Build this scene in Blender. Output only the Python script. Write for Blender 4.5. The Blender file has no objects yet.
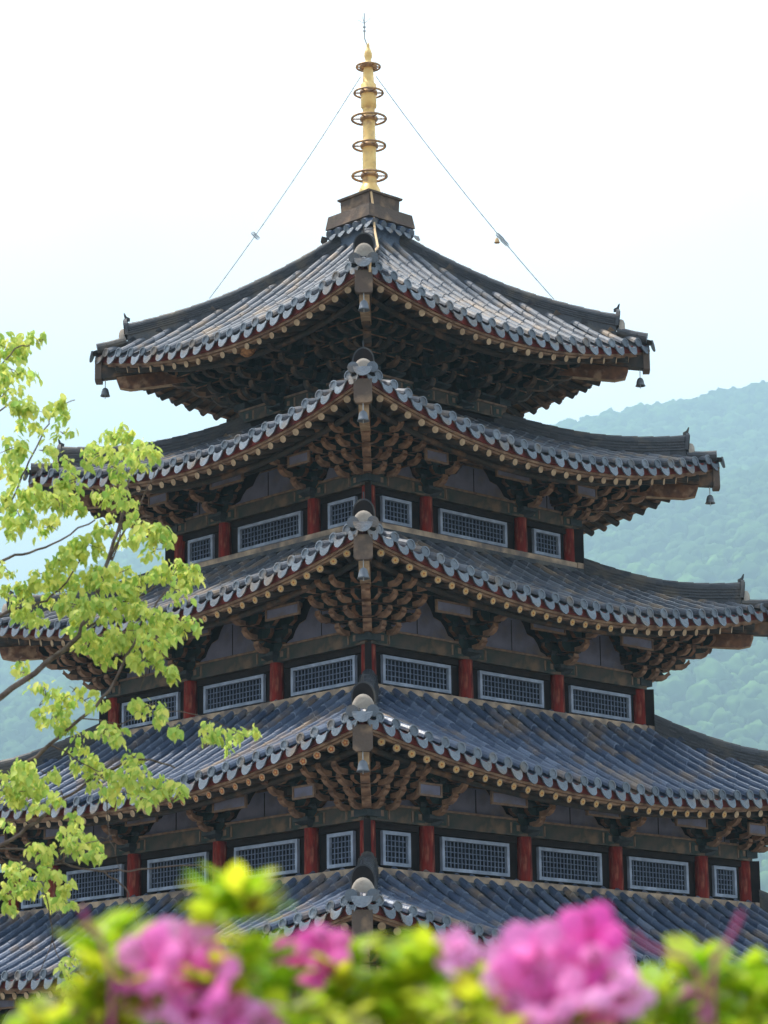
import bpy, math, random
import numpy as np
from mathutils import Vector, Matrix, noise
random.seed(7); rng = np.random.default_rng(7)
R = math.radians
S2 = math.sqrt(2)
scene = bpy.context.scene
COL = scene.collection

# ------------------------------------------------------------------ camera
EYE = 1.6
PITCH, ROLL, FPX, CX = R(13.563), R(0.702), 2800.0, -10.3
cam_d = bpy.data.cameras.new('camera'); cam = bpy.data.objects.new('camera', cam_d); COL.objects.link(cam)
cam.matrix_world = Matrix.Translation((0, -50, EYE)) @ Matrix.Rotation(R(90)+PITCH, 4, 'X') @ Matrix.Rotation(-ROLL, 4, 'Z')
cam_d.sensor_fit = 'VERTICAL'; cam_d.sensor_height = 36; cam_d.lens = 36*FPX/1024
cam_d.shift_x = -CX/1024
cam_d.clip_start = .1; cam_d.clip_end = 20000
cam_d.dof.use_dof = True; cam_d.dof.focus_distance = 46; cam_d.dof.aperture_fstop = 6.7
scene.camera = cam
CM = cam.matrix_world.copy(); CMI = CM.inverted()

def ray(px, py):
    d = CM.to_3x3() @ Vector(((px-384-CX)/FPX, (512-py)/FPX, -1))
    return CM.translation.copy(), d.normalized()
def at(px, py, dist):
    """point seen at a pixel, a given number of metres in front of the camera (along +Y)"""
    o, d = ray(px, py)
    return o + d*(dist/d.y)
def pix(p):
    q = CMI @ Vector(p)
    return 384+CX+FPX*q.x/-q.z, 512-FPX*q.y/-q.z

# ------------------------------------------------------------------ materials
def mat(name, base, rough=.7, spec=.5, var=None, scale=3.0, detail=6, bump=0.0, bscale=20, tone=None, metal=0.0, transl=0.0, stretch=None, var2=None, scale2=1.0, lo=.35, hi=.65):
    m = bpy.data.materials.new(name); m.use_nodes = True
    nt = m.node_tree; N = nt.nodes; L = nt.links; b = N['Principled BSDF']
    b.inputs['Roughness'].default_value = rough
    b.inputs['Specular IOR Level'].default_value = spec
    b.inputs['Metallic'].default_value = metal
    tc = N.new('ShaderNodeTexCoord'); mp = N.new('ShaderNodeMapping'); L.new(tc.outputs['Object'], mp.inputs[0])
    if stretch: mp.inputs['Scale'].default_value = stretch
    def rgb(c):
        n = N.new('ShaderNodeRGB'); n.outputs[0].default_value = (*c, 1); return n.outputs[0]
    def mixc(f, a, c):
        n = N.new('ShaderNodeMix'); n.data_type = 'RGBA'; L.new(f, n.inputs['Factor']); L.new(a, n.inputs['A']); L.new(c, n.inputs['B']); return n.outputs['Result']
    def nz(s, d=detail, l=lo, h=hi, off=0):
        n = N.new('ShaderNodeTexNoise'); n.inputs['Scale'].default_value = s; n.inputs['Detail'].default_value = d
        L.new(mp.outputs[0], n.inputs['Vector'])
        r = N.new('ShaderNodeMapRange'); r.inputs['From Min'].default_value = l; r.inputs['From Max'].default_value = h
        L.new(n.outputs['Fac'], r.inputs['Value']); return r.outputs[0], n.outputs['Fac']
    c = rgb(base)
    if tone:
        at_ = N.new('ShaderNodeAttribute'); at_.attribute_name = 'tone'
        c = mixc(at_.outputs['Fac'], c, rgb(tone))
    if var: c = mixc(nz(scale)[0], c, rgb(var))
    if var2: c = mixc(nz(scale2, l=.52, h=.68)[0], c, rgb(var2))
    L.new(c, b.inputs['Base Color'])
    if bump:
        n = N.new('ShaderNodeTexNoise'); n.inputs['Scale'].default_value = bscale; n.inputs['Detail'].default_value = 5
        L.new(mp.outputs[0], n.inputs['Vector'])
        bp = N.new('ShaderNodeBump'); bp.inputs['Strength'].default_value = bump; bp.inputs['Distance'].default_value = .02
        L.new(n.outputs['Fac'], bp.inputs['Height']); L.new(bp.outputs[0], b.inputs['Normal'])
    if transl:
        t = N.new('ShaderNodeBsdfTranslucent'); L.new(c, t.inputs['Color'])
        mx = N.new('ShaderNodeMixShader'); mx.inputs[0].default_value = transl
        L.new(b.outputs[0], mx.inputs[1]); L.new(t.outputs[0], mx.inputs[2]); L.new(mx.outputs[0], N['Material Output'].inputs['Surface'])
    return m

M = {}
M['tile'] = mat('roof_tile_sky_tint', (.030,.050,.098), .44, .8, var=(.07,.095,.15), scale=2.2, tone=(.15,.18,.25), var2=(.22,.155,.11), scale2=1.4, bump=.5, bscale=25)  # bluer base colour stands in for sky sheen on the lower roofs
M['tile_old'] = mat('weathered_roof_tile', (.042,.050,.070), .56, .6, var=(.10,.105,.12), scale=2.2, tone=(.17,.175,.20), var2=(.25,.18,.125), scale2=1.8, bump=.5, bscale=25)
M['tile_end'] = mat('roof_tile_end', (.05,.066,.09), .5, .5, var=(.10,.12,.15), scale=5, tone=(.20,.23,.27), var2=(.16,.12,.09), scale2=2, bump=.6, bscale=30)
M['ridge'] = mat('ridge_tile', (.028,.031,.040), .6, .4, var=(.06,.06,.065), scale=4, tone=(.085,.085,.095), var2=(.12,.10,.08), scale2=2, bump=.5, bscale=22)
M['plaster_white'] = mat('ridge_plaster', (.36,.31,.26), .9, .2, var=(.28,.23,.19), scale=8, bump=.4)
M['maroon'] = mat('maroon_board', (.20,.030,.022), .7, .3, var=(.08,.02,.018), scale=4)
M['batten'] = mat('eave_batten', (.34,.22,.14), .8, .3, var=(.16,.09,.06), scale=5)
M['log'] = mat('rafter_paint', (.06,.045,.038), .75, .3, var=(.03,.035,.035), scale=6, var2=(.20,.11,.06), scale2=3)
M['log_end'] = mat('rafter_end_cream', (.50,.36,.23), .8, .2, var=(.30,.20,.12), scale=9)
M['flower_red'] = mat('rafter_end_red', (.42,.12,.04), .8, .2)
M['flower_yel'] = mat('rafter_end_yellow', (.62,.38,.13), .8, .2)
M['soffit'] = mat('soffit_board', (.26,.15,.07), .8, .3, var=(.14,.09,.06), scale=3, bump=.3, bscale=14)
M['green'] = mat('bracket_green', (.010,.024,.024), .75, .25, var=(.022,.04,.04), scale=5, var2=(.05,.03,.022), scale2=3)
M['ochre'] = mat('bracket_edge', (.20,.09,.045), .8, .3, var=(.09,.045,.03), scale=7, var2=(.34,.21,.13), scale2=5)
M['tongue'] = mat('bracket_tongue', (.34,.20,.12), .8, .3, var=(.16,.09,.06), scale=7)
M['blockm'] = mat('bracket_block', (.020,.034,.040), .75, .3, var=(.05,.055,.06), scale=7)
M['red'] = mat('red_column', (.25,.020,.012), .8, .2, var=(.07,.010,.010), scale=4, var2=(.36,.10,.06), scale2=5, stretch=(3,3,.5), bump=.3)
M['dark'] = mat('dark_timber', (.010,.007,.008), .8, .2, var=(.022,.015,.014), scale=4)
M['panel'] = mat('wall_panel', (.21,.215,.31), .85, .3, var=(.12,.12,.17), scale=2.5, var2=(.20,.16,.15), scale2=2)
M['trim'] = mat('panel_trim', (.26,.17,.11), .8, .3, var=(.14,.09,.07), scale=8)
M['lintel'] = mat('lintel_paint', (.085,.068,.055), .75, .3, var=(.03,.042,.038), scale=3.5, var2=(.17,.11,.07), scale2=3)
M['pattern'] = mat('lintel_pattern', (.018,.042,.038), .75, .3, var=(.05,.055,.05), scale=9)
M['frame'] = mat('window_frame', (.38,.43,.54), .7, .3, var=(.24,.28,.36), scale=5)
M['lattice'] = mat('window_lattice', (.19,.23,.32), .7, .3, var=(.12,.15,.22), scale=8)
M['pane'] = mat('window_dark', (.008,.010,.018), .9, .1)
M['sill'] = mat('sill_course', (.52,.37,.25), .85, .3, var=(.24,.18,.14), scale=4, var2=(.16,.13,.12), scale2=3)
M['block'] = mat('spire_base_stone', (.12,.085,.068), .85, .3, var=(.10,.075,.06), scale=4, var2=(.26,.17,.11), scale2=3, bump=.5)
M['gold'] = mat('spire_gold', (.95,.64,.24), .40, .5, var=(.82,.50,.16), scale=6, metal=.3, var2=(.50,.28,.12), scale2=5)
M['ringm'] = mat('ring_bronze', (.55,.32,.14), .5, .5, var=(.22,.13,.08), scale=9, metal=.4)
M['bell'] = mat('bell_metal', (.14,.15,.16), .5, .5, var=(.08,.08,.09), scale=9, metal=.3)
M['bellgrey'] = mat('bell_pale_metal', (.13,.145,.17), .5, .5, var=(.13,.14,.16), scale=9, metal=.3)
M['wire'] = mat('wire_metal', (.38,.40,.42), .6, .4)
M['cable'] = mat('copper_cable', (.62,.40,.20), .6, .4)
M['nest'] = mat('nest_paper', (.50,.24,.10), .9, .2, var=(.20,.10,.05), scale=14, stretch=(1,1,3), bump=.5)
M['stone'] = mat('base_stone', (.32,.30,.27), .9, .3, var=(.22,.20,.18), scale=2, bump=.5)
M['ground'] = mat('ground_sand', (.22,.19,.15), .95, .2, var=(.16,.14,.11), scale=.4, bump=.4, bscale=4)
M['hill'] = mat('hill_soil', (.04,.07,.03), .95, .1, var=(.06,.09,.035), scale=.02)
M['forest'] = mat('forest_canopy', (.02,.055,.02), .9, .1, tone=(.16,.30,.07), var=(.05,.10,.03), scale=.08, transl=.12, bump=1.0, bscale=.35)
M['bark'] = mat('tree_bark', (.08,.055,.045), .9, .2, var=(.17,.13,.11), scale=14, bump=.5, bscale=40)
M['leaf'] = mat('tree_leaf', (.34,.54,.10), .6, .3, tone=(.88,.84,.22), transl=.5)
M['azleaf'] = mat('azalea_leaf', (.30,.52,.015), .4, .4, tone=(.72,.74,.04), transl=.55, var2=(.16,.06,.025), scale2=16)
M['azstem'] = mat('azalea_stem', (.13,.06,.035), .9, .2, var=(.22,.11,.06), scale=30)
M['petal'] = mat('azalea_petal', (.92,.12,.56), .6, .3, tone=(.98,.50,.84), transl=.5)
M['bud'] = mat('azalea_bud', (.50,.10,.24), .5, .3, transl=.3)

# ------------------------------------------------------------------ mesh builder
class MB:
    def __init__(s): s.v=[]; s.f=[]; s.m=[]; s.t=[]
    def add(s, vs, fs, mi=0, tone=0.0):
        o=len(s.v); s.v.extend([tuple(p) for p in vs])
        for f in fs: s.f.append(tuple(o+i for i in f)); s.m.append(mi); s.t.append(tone)
    def hexa(s, p, mi=0, tone=0.0, front=None):
        """8 points: bottom 4 ccw, top 4 ccw"""
        fs=[(3,2,1,0),(4,5,6,7),(0,1,5,4),(1,2,6,5),(2,3,7,6),(3,0,4,7)]
        s.add(p, fs, mi, tone)
        if front is not None: s.m[-4]=front     # the 0-1-5-4 face
    def box(s, c, d, mi=0, tf=None, tone=0.0):
        x,y,z=c; a,b,h=d[0]/2,d[1]/2,d[2]/2
        p=[(x-a,y-b,z-h),(x+a,y-b,z-h),(x+a,y+b,z-h),(x-a,y+b,z-h),(x-a,y-b,z+h),(x+a,y-b,z+h),(x+a,y+b,z+h),(x-a,y+b,z+h)]
        if tf: p=[tf(*q) for q in p]
        s.hexa(p, mi, tone)
    def extrude(s, poly, w, tf, mi=0, mside=None, tone=0.0):
        """poly in (o,z), thickness w along first axis; tf(x,o,z)"""
        n=len(poly); A=[tf(-w/2,o,z) for o,z in poly]; B=[tf(w/2,o,z) for o,z in poly]
        o=len(s.v); s.v.extend([tuple(p) for p in A+B])
        s.f.append(tuple(o+i for i in range(n))); s.m.append(mi); s.t.append(tone)
        s.f.append(tuple(o+n+i for i in reversed(range(n)))); s.m.append(mi); s.t.append(tone)
        for i in range(n):
            j=(i+1)%n; s.f.append((o+i,o+n+i,o+n+j,o+j)); s.m.append(mi if mside is None else mside); s.t.append(tone)
    def tube(s, pts, rad, n=8, mi=0, caps=True, tone=0.0, capm=None):
        pts=[Vector(p) for p in pts]
        if not hasattr(rad,'__len__'): rad=[rad]*len(pts)
        rings=[]; prev=None
        for i,p in enumerate(pts):
            t=(pts[min(i+1,len(pts)-1)]-pts[max(i-1,0)])
            t = t.normalized() if t.length>1e-9 else Vector((0,0,1))
            if prev is None:
                u=t.cross(Vector((0,0,1)));
                if u.length<.05: u=t.cross(Vector((1,0,0)))
            else: u=prev-t*prev.dot(t)
            u.normalize(); prev=u; w=t.cross(u)
            rings.append([p+(u*math.cos(2*math.pi*k/n)+w*math.sin(2*math.pi*k/n))*rad[i] for k in range(n)])
        vs=[q for r in rings for q in r]; fs=[]
        for i in range(len(rings)-1):
            for k in range(n):
                a=i*n+k; b=i*n+(k+1)%n; fs.append((a,b,b+n,a+n))
        s.add(vs,fs,mi,tone)
        if caps:
            cm=mi if capm is None else capm
            s.add(rings[0],[tuple(reversed(range(n)))],cm,tone); s.add(rings[-1],[tuple(range(n))],cm,tone)
    def lathe(s, prof, c=(0,0,0), n=16, mi=0):
        vs=[]; fs=[]
        for r,z in prof:
            for k in range(n):
                a=2*math.pi*k/n; vs.append((c[0]+r*math.cos(a),c[1]+r*math.sin(a),c[2]+z))
        for i in range(len(prof)-1):
            for k in range(n):
                a=i*n+k; b=i*n+(k+1)%n; fs.append((a,b,b+n,a+n))
        s.add(vs,fs,mi)
    def torus(s, c, Rr, r, n=28, m=8, mi=0):
        pts=[(c[0]+Rr*math.cos(2*math.pi*k/n),c[1]+Rr*math.sin(2*math.pi*k/n),c[2]) for k in range(n)]
        vs=[]; fs=[]
        for k in range(n):
            a=2*math.pi*k/n
            for j in range(m):
                b=2*math.pi*j/m; q=Rr+r*math.cos(b); vs.append((c[0]+q*math.cos(a),c[1]+q*math.sin(a),c[2]+r*math.sin(b)))
        for k in range(n):
            for j in range(m):
                k2=(k+1)%n; j2=(j+1)%m; fs.append((k*m+j,k2*m+j,k2*m+j2,k*m+j2))
        s.add(vs,fs,mi)
    def mesh(s, name, mats, smooth=False):
        me=bpy.data.meshes.new(name); me.from_pydata(s.v,[],s.f)
        for m in mats: me.materials.append(M[m])
        me.polygons.foreach_set('material_index', s.m)
        a=me.attributes.new('tone','FLOAT','FACE'); a.data.foreach_set('value', s.t)
        if smooth: me.polygons.foreach_set('use_smooth',[True]*len(s.f))
        me.update(); return me
    def build(s, name, mats, parent=None, smooth=False):
        return link(name, s.mesh(name, mats, smooth), parent)
def link(name, me, parent=None, loc=(0,0,0), rot=0.0):
    o=bpy.data.objects.new(name, me); COL.objects.link(o); o.location=loc; o.rotation_euler=(0,0,rot)
    if parent: o.parent=parent
    return o
def tag(o, label=None, cat=None, group=None, kind=None):
    if label: o['label']=label
    if cat: o['category']=cat
    if group: o['group']=group
    if kind: o['kind']=kind
    return o

# ------------------------------------------------------------------ pagoda
YAW = R(45-1.37)
pag = bpy.data.objects.new('wooden_pagoda', None); COL.objects.link(pag)
pag.rotation_euler=(0,0,YAW)
tag(pag,'five-storey wooden pagoda with dark blue-grey tiled roofs, red columns and a gold spire','pagoda')
PM = Matrix.Rotation(YAW,4,'Z')
def T(k):
    c,s=[(1,0),(0,1),(-1,0),(0,-1)][k%4]
    return lambda v,a,z: (v*c+a*s, v*s-a*c, z)
def pix_on_side(px,py,k,a):
    o,d=ray(px,py); I=PM.inverted(); o=I@o; d=I.to_3x3()@d
    n=Vector(T(k)(0,1,0)); t=(a-o.dot(n))/d.dot(n); return o+d*t     # local point
def pix_on_depth(px,py,Y=0.0):
    o,d=ray(px,py); p=o+d*((Y-o.y)/d.y); return PM.inverted()@p

Z0=EYE
# eaves: corner radius, corner height, sag, in-curve ; wall above (top of roof): radius, height
ROOFS=[dict(n='A',r=5.17,z=15.18,s=.50,o=.06,rw=.62,zw=17.12),
       dict(n='B',r=6.37,z=12.92,s=.66,o=.06,rw=2.46,zw=13.55),
       dict(n='C',r=7.26,z=10.12,s=.64,o=.06,rw=3.78,zw=10.80),
       dict(n='D',r=8.66,z=6.88,s=.64,o=.06,rw=4.96,zw=7.90),
       dict(n='E',r=9.82,z=4.02,s=.66,o=.12,rw=6.70,zw=4.73)]
WALLS=[dict(r=2.42,z=13.40,fr=[0,1/3,2/3,1],col=.36,lin=.26),
       dict(r=3.66,z=10.94,fr=[0,.27,.73,1],col=.72,lin=.26),
       dict(r=4.84,z=7.93,fr=[0,1/3,2/3,1],col=.74,lin=.28),
       dict(r=6.60,z=4.75,fr=[0,.14,.38,.62,.86,1],col=.80,lin=.28),
       dict(r=7.90,z=-.7,fr=[0,.14,.38,.62,.86,1],col=3.1,lin=.3)]
for d in ROOFS: d['z']+=Z0; d['zw']+=Z0; d['ac']=d['r']/S2; d['aw']=d['rw']/S2
for d in WALLS: d['z']+=Z0; d['a']=d['r']/S2

def ae(d,v): return d['ac']-d['o']*(1-min(1,abs(v)/d['ac'])**2)
def rz(d,a,v):
    w=min(1.0,abs(v)/max(a,1e-6)); e=ae(d,w*d['ac'])
    t=(a-d['aw'])/(e-d['aw']); zm=d['z']-d['s']
    g=t+.24*t*(1-t) if t<1 else t*.76+.24
    return d['zw']+(zm-d['zw'])*g+d['s']*w**2*max(t,0)**1.5
PITCHT=.345; CR=.088
def roof_tiles(d):
    mb=MB()
    nrow=int(round(2*d['ac']/PITCHT)); sp=2*d['ac']/nrow
    for k in range(4):
        tf=T(k)
        for i in range(nrow+1):
            # cover row at v ; pan between rows i and i+1
            v=-d['ac']+i*sp
            jit=random.uniform(-.008,.008)
            if 0<i<nrow:
                a0=max(d['aw'],abs(v)+.03); a1=ae(d,v)+random.uniform(-.015,.02)
                L=a1-a0; n=max(1,int(round(L/.27)))
                zj=random.uniform(-.006,.008)
                for q in range(n):
                    sA=a1-L*(q+1)/n-.012; sB=a1-L*q/n
                    r1,r2=CR*.90,CR*1.04; tone=random.random()**2
                    vo=v+jit+random.uniform(-.006,.006)
                    vs=[]
                    for (aa,rr) in ((sA,r1),(sB,r2)):
                        zz=rz(d,aa,v)+.03+zj
                        for j in range(7):
                            an=math.pi*j/6; vs.append(tf(vo+math.cos(an)*rr,aa,zz+math.sin(an)*rr*1.12))
                    fs=[(j,j+1,j+8,j+7) for j in range(6)]+[(13,12,11,10,9,8,7)]
                    mb.add(vs,fs,0,tone)
                # round end disc
                zz=rz(d,a1,v)+.055; vs=[]; nn=12; rr=.090*random.uniform(.95,1.05); tn=random.random()
                for (oo,r_) in ((a1+.012,rr),(a1+.03,rr*.99),(a1+.032,rr*.74),(a1+.018,rr*.66)):
                    for j in range(nn):
                        an=2*math.pi*j/nn; vs.append(tf(v+jit+math.cos(an)*r_,oo-.10*math.sin(an)*r_, zz+math.sin(an)*r_))
                fs=[(b*nn+j,b*nn+(j+1)%nn,(b+1)*nn+(j+1)%nn,(b+1)*nn+j) for b in range(3) for j in range(nn)]+[tuple(range(3*nn,4*nn))]+[tuple(reversed(range(nn)))]
                mb.add(vs,fs,1,tn)
            if i<nrow:
                vm=v+sp/2
                a0=max(d['aw'],min(abs(v),abs(v+sp))); a1=ae(d,vm)+.02
                L=a1-a0; n=max(1,int(round(L/.27)))
                for q in range(n):
                    sA=a1-L*(q+1)/n; sB=a1-L*q/n; tone=random.random()*.6
                    vs=[]
                    for aa,up in ((sA,0),(sB,.016)):
                        for j in range(5):
                            f=j/4; vv=v+sp*f; sag=-.075*(1-(2*f-1)**2)
                            vs.append(tf(vv,aa,rz(d,aa,min(max(vv,-aa),aa))+sag+up))
                    fs=[(j,j+1,j+6,j+5) for j in range(4)]
                    mb.add(vs,fs,0,tone)
                    # step face under lower edge
                    vs2=[vs[5+j] for j in range(5)]+[(p[0],p[1],p[2]-.016) for p in vs[5:10]]
                    mb.add(vs2,[(j,j+1,j+6,j+5) for j in range(4)],0,tone)
                # drip tongue
                zz=rz(d,ae(d,vm),vm); w=sp*.34; h=random.uniform(.17,.20); tn=random.random()
                top=[(-w,-.01),(-w*.5,-.05),(0,-.065),(w*.5,-.05),(w,-.01)]
                bot=[(w*1.0,-.045),(w*.82,-h*.75),(w*.45,-h*1.0),(0,-h*1.1),(-w*.45,-h*1.0),(-w*.82,-h*.75),(-w*1.0,-.045)]
                pl=top+bot; A=[]; B=[]
                for x,z in pl:
                    A.append(tf(vm+x,a1+.01-z*.30,zz+z+.01)); B.append(tf(vm+x,a1-.012-z*.30,zz+z+.01))
                nn=len(pl)
                mb.add(A+B,[tuple(range(nn)),tuple(range(2*nn-1,nn-1,-1))]+[(j,(j+1)%nn,nn+(j+1)%nn,nn+j) for j in range(nn)],1,tn)
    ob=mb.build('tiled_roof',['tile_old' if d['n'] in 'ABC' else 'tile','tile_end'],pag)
    return ob
def hip_pt(d,rr,dz=0.0):
    """local point on hip of unit corner (rr= diagonal radius) as (diag, z)"""
    a=rr/S2; return rz(d,a,a)+dz
def corner_tf(c):
    """c=0 near (-,-), 1 right(+,-), 2 far, 3 left ; (lat, out, z) -> local"""
    ang=R(-135+90*c); ox,oy=math.cos(ang),math.sin(ang)
    return lambda l,o,z: (ox*o-oy*l, oy*o+ox*l, z)
def hip_ridge(d,c,parent,top=False):
    tf=corner_tf(c); mb=MB()
    r0=max(.3,d['rw']-(.22 if d['n'] in 'AB' else -.04)); r1=d['r']-.62
    n=24; H=.24 if not top else .19
    layers=[(.15,-.12,.0)]+[((.17,.15)[q%2]-.004*q,q*(H-.015)/8,(q+1)*(H-.015)/8) for q in range(8)]
    st=[r0+(r1-r0)*i/n for i in range(n+1)]
    def zz(rr):
        t=(rr-r0)/(r1-r0); return hip_pt(d,rr)+.04+.12*max(0,t-.5)**1.3/.41
    for li,(w,a,b) in enumerate(layers):
        for i in range(n):
            p=[];
            for hz in (a,b):
                for (l,rr) in ((-w,st[i]),(w,st[i]),(w,st[i+1]),(-w,st[i+1])):
                    p.append(tf(l,rr,zz(rr)+hz-(.08 if a==-.12 and hz==a else 0)))
            mb.hexa([p[j] for j in (0,3,2,1,4,7,6,5)],0,random.random()*.9)
    # rounded cover on top
    m=int((r1-r0)/.28)
    for q in range(m):
        s0=r0+(r1-r0)*q/m; s1=r0+(r1-r0)*(q+1)/m; tone=random.random(); vs=[]
        for rr,k_ in ((s0,.92),(s1+.01,1.04)):
            for j in range(7):
                an=math.pi*j/6; vs.append(tf(math.cos(an)*.115*k_,rr,zz(rr)+H-.02+math.sin(an)*.10*k_))
        mb.add(vs,[(j,j+1,j+8,j+7) for j in range(6)]+[(13,12,11,10,9,8,7)],0,tone)
    rg=mb.build('hip_ridge',['ridge'],parent)
    # end: arch plate with rim + plaster plug + lower cover row to tip
    zb=zz(r1)
    mb=MB()
    def arch(r,y0,dep,h0,lean,mi,shr=1.0,nn=14):
        pts=[]
        for j in range(nn+1):
            an=math.pi*j/nn; x=math.cos(an)*r; z=h0+math.sin(an)*r*1.25
            pts.append((x,z))
        pl=[(r,0.0)]+pts+[(-r,0.0)]
        A=[tf(x,y0+dep+lean*z,zb+z) for x,z in pl]; B=[tf(x,y0+lean*z,zb+z) for x,z in pl]; k_=len(pl)
        mb.add(A+B,[tuple(range(k_)),tuple(range(2*k_-1,k_-1,-1))]+[(j,(j+1)%k_,k_+(j+1)%k_,k_+j) for j in range(k_)],mi,.2)
    arch(.185,r1-.02,.06,.13,.12,0); arch(.160,r1+.03,.025,.13,.12,1)
    # hooked tip
    mb.extrude([(r1-.03,.31),(r1+.05,.31),(r1+.08,.40),(r1+.09,.47),(r1+.07,.47),(r1+.03,.40),(r1-.03,.37)],.025,lambda x,o,z:tf(x,o,zb+z),0)
    mb.build('ridge_end_tile',['ridge','dark'],parent)
    mb=MB()
    pr=[(.0,.17),(.05,.175),(.09,.165),(.115,.13),(.12,.0)]
    vs=[];nn=12
    for dy,rr in pr:
        for j in range(nn+1):
            an=math.pi*j/nn; vs.append(tf(math.cos(an)*rr*1.05,r1+.05+dy,zb-.10+max(0,math.sin(an))*rr*1.5))
    mb.add(vs,[(i*(nn+1)+j,i*(nn+1)+j+1,(i+1)*(nn+1)+j+1,(i+1)*(nn+1)+j) for i in range(len(pr)-1) for j in range(nn)],0)
    mb.build('ridge_plaster',['plaster_white'],parent,True)
    # two cover rows converging to corner + crescent tile
    mb=MB()
    rt=d['r']+.02
    for sgn in (-1,1):
        pts=[tf(sgn*.10,r1+.02,hip_pt(d,r1)+.06),tf(sgn*.13,(r1+rt)/2,hip_pt(d,(r1+rt)/2)+.05),tf(sgn*.16,rt-.08,hip_pt(d,rt-.08)+.05)]
        mb.tube(pts,[.085,.09,.095],10,0,tone=.4,capm=1)
    pl=[(math.cos(math.pi*j/12)*.155,-math.sin(math.pi*j/12)*.17) for j in range(13)]
    A=[tf(x,rt+.03-z*.3,hip_pt(d,rt)+z+.03) for x,z in pl]; B=[tf(x,rt-.0-z*.3,hip_pt(d,rt)+z+.03) for x,z in pl]; k_=len(pl)
    mb.add(A+B,[tuple(range(k_)),tuple(range(2*k_-1,k_-1,-1))]+[(j,(j+1)%k_,k_+(j+1)%k_,k_+j) for j in range(k_)],1,.6)
    pl=[(math.cos(math.pi*j/12)*.13,-math.sin(math.pi*j/12)*.05-.02) for j in range(13)]
    A=[tf(x,rt+.04,hip_pt(d,rt)+z+.045) for x,z in pl]; B=[tf(x,r1,hip_pt(d,r1)+z+.045) for x,z in pl]
    mb.add(A+B,[(j,(j+1),k_+(j+1),k_+j) for j in range(k_-1)],0,.0)
    mb.build('corner_tile',['ridge','tile_end'],parent)

def soff(d,w,a,v):
    """underside height of rafters"""
    e=ae(d,v); zm=d['z']-d['s']-.315
    q=min(1,abs(v)/max(a,.01)); lift=d['s']*q**2.0
    f=max(0,min(1,(a-w['a'])/(d['ac']-w['a'])))
    return zm+lift*(.45+.55*f)+.30*(e-a)
def under_eave(d,w,parent):
    # soffit
    mb=MB(); mo=MB(); mt=MB()
    NV=40
    for k in range(4):
        tf=T(k)
        A_=[w['a']-.12]+[w['a']+(d['ac']-.10-w['a'])*i/5 for i in range(1,6)]
        vs=[]
        for a in A_:
            for j in range(NV+1):
                u=-1+2*j/NV; aa=a if a<A_[-1] else ae(d,u*d['ac'])-.10
                vs.append(tf(u*aa,aa,soff(d,w,aa,u*aa)+.09))
        fs=[(i*(NV+1)+j,(i+1)*(NV+1)+j,(i+1)*(NV+1)+j+1,i*(NV+1)+j+1) for i in range(5) for j in range(NV)]
        mb.add(vs,fs,0)
        for j in range(NV):
            u0=-1+2*j/NV; u1=-1+2*(j+1)/NV
            def P(u,off,dz):
                a=ae(d,u*d['ac'])+off; v=u*a; return tf(v,a,rz(d,ae(d,u*d['ac']),u*ae(d,u*d['ac']))+dz)
            def bar(mbx,oi,oo,z0,z1,mi=0):
                p=[P(u0,oo,z0),P(u1,oo,z0),P(u1,oi,z0),P(u0,oi,z0),P(u0,oo,z1),P(u1,oo,z1),P(u1,oi,z1),P(u0,oi,z1)]
                mbx.hexa(p,mi)
            bar(mo,-.10,-.03,-.15,-.012)
            bar(mt,-.18,-.055,-.195,-.152); bar(mt,-.20,-.10,-.235,-.197)
    mb.build('soffit_board',['soffit'],parent)
    mo.build('eave_board',['maroon'],parent)
    mt.build('eave_batten',['batten'],parent)
rafter_specs=[]
def plan_rafters(d,w,ri):
    n=int(round(2*d['ac']/.325)); sp=2*d['ac']/n
    for k in range(4):
        tf=T(k)
        for i in range(n):
            v=-d['ac']+(i+.5)*sp
            if abs(v)>d['ac']-.22: continue
            v0=w['a']*.72; s=1 if v>0 else -1
            vi=v if abs(v)<v0 else s*(v0+(abs(v)-v0)*(w['a']*.98-v0)/(d['ac']-v0))
            a1=ae(d,v)-.09; a0=w['a']-.05
            A=Vector(tf(vi,a0,soff(d,w,a0,vi)+.02)); B=Vector(tf(v,a1,soff(d,w,a1,v)+.02))
            rafter_specs.append((A,B,ri,k))
def rafter_mesh(flower):
    mb=MB(); r=.062; n=10
    mb.tube([(0,0,0),(0,1,0)],[r*1.1,r],n,0,capm=0)
    # painted end
    for rr,yy,mi in ((r*.97,1.002,1),)+(((r*.62,1.004,2),(r*.26,1.006,3)) if flower else ()):
        vs=[]
        if mi==2:
            for j in range(20):
                an=2*math.pi*j/20; q=rr*(1+.28*math.cos(5*an)); vs.append((math.cos(an)*q,yy,math.sin(an)*q))
            mb.add(vs,[tuple(reversed(range(20)))],mi)
        else:
            for j in range(10):
                an=2*math.pi*j/10; vs.append((math.cos(an)*rr,yy,math.sin(an)*rr))
            mb.add(vs,[tuple(reversed(range(10)))],mi)
    return mb
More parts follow.
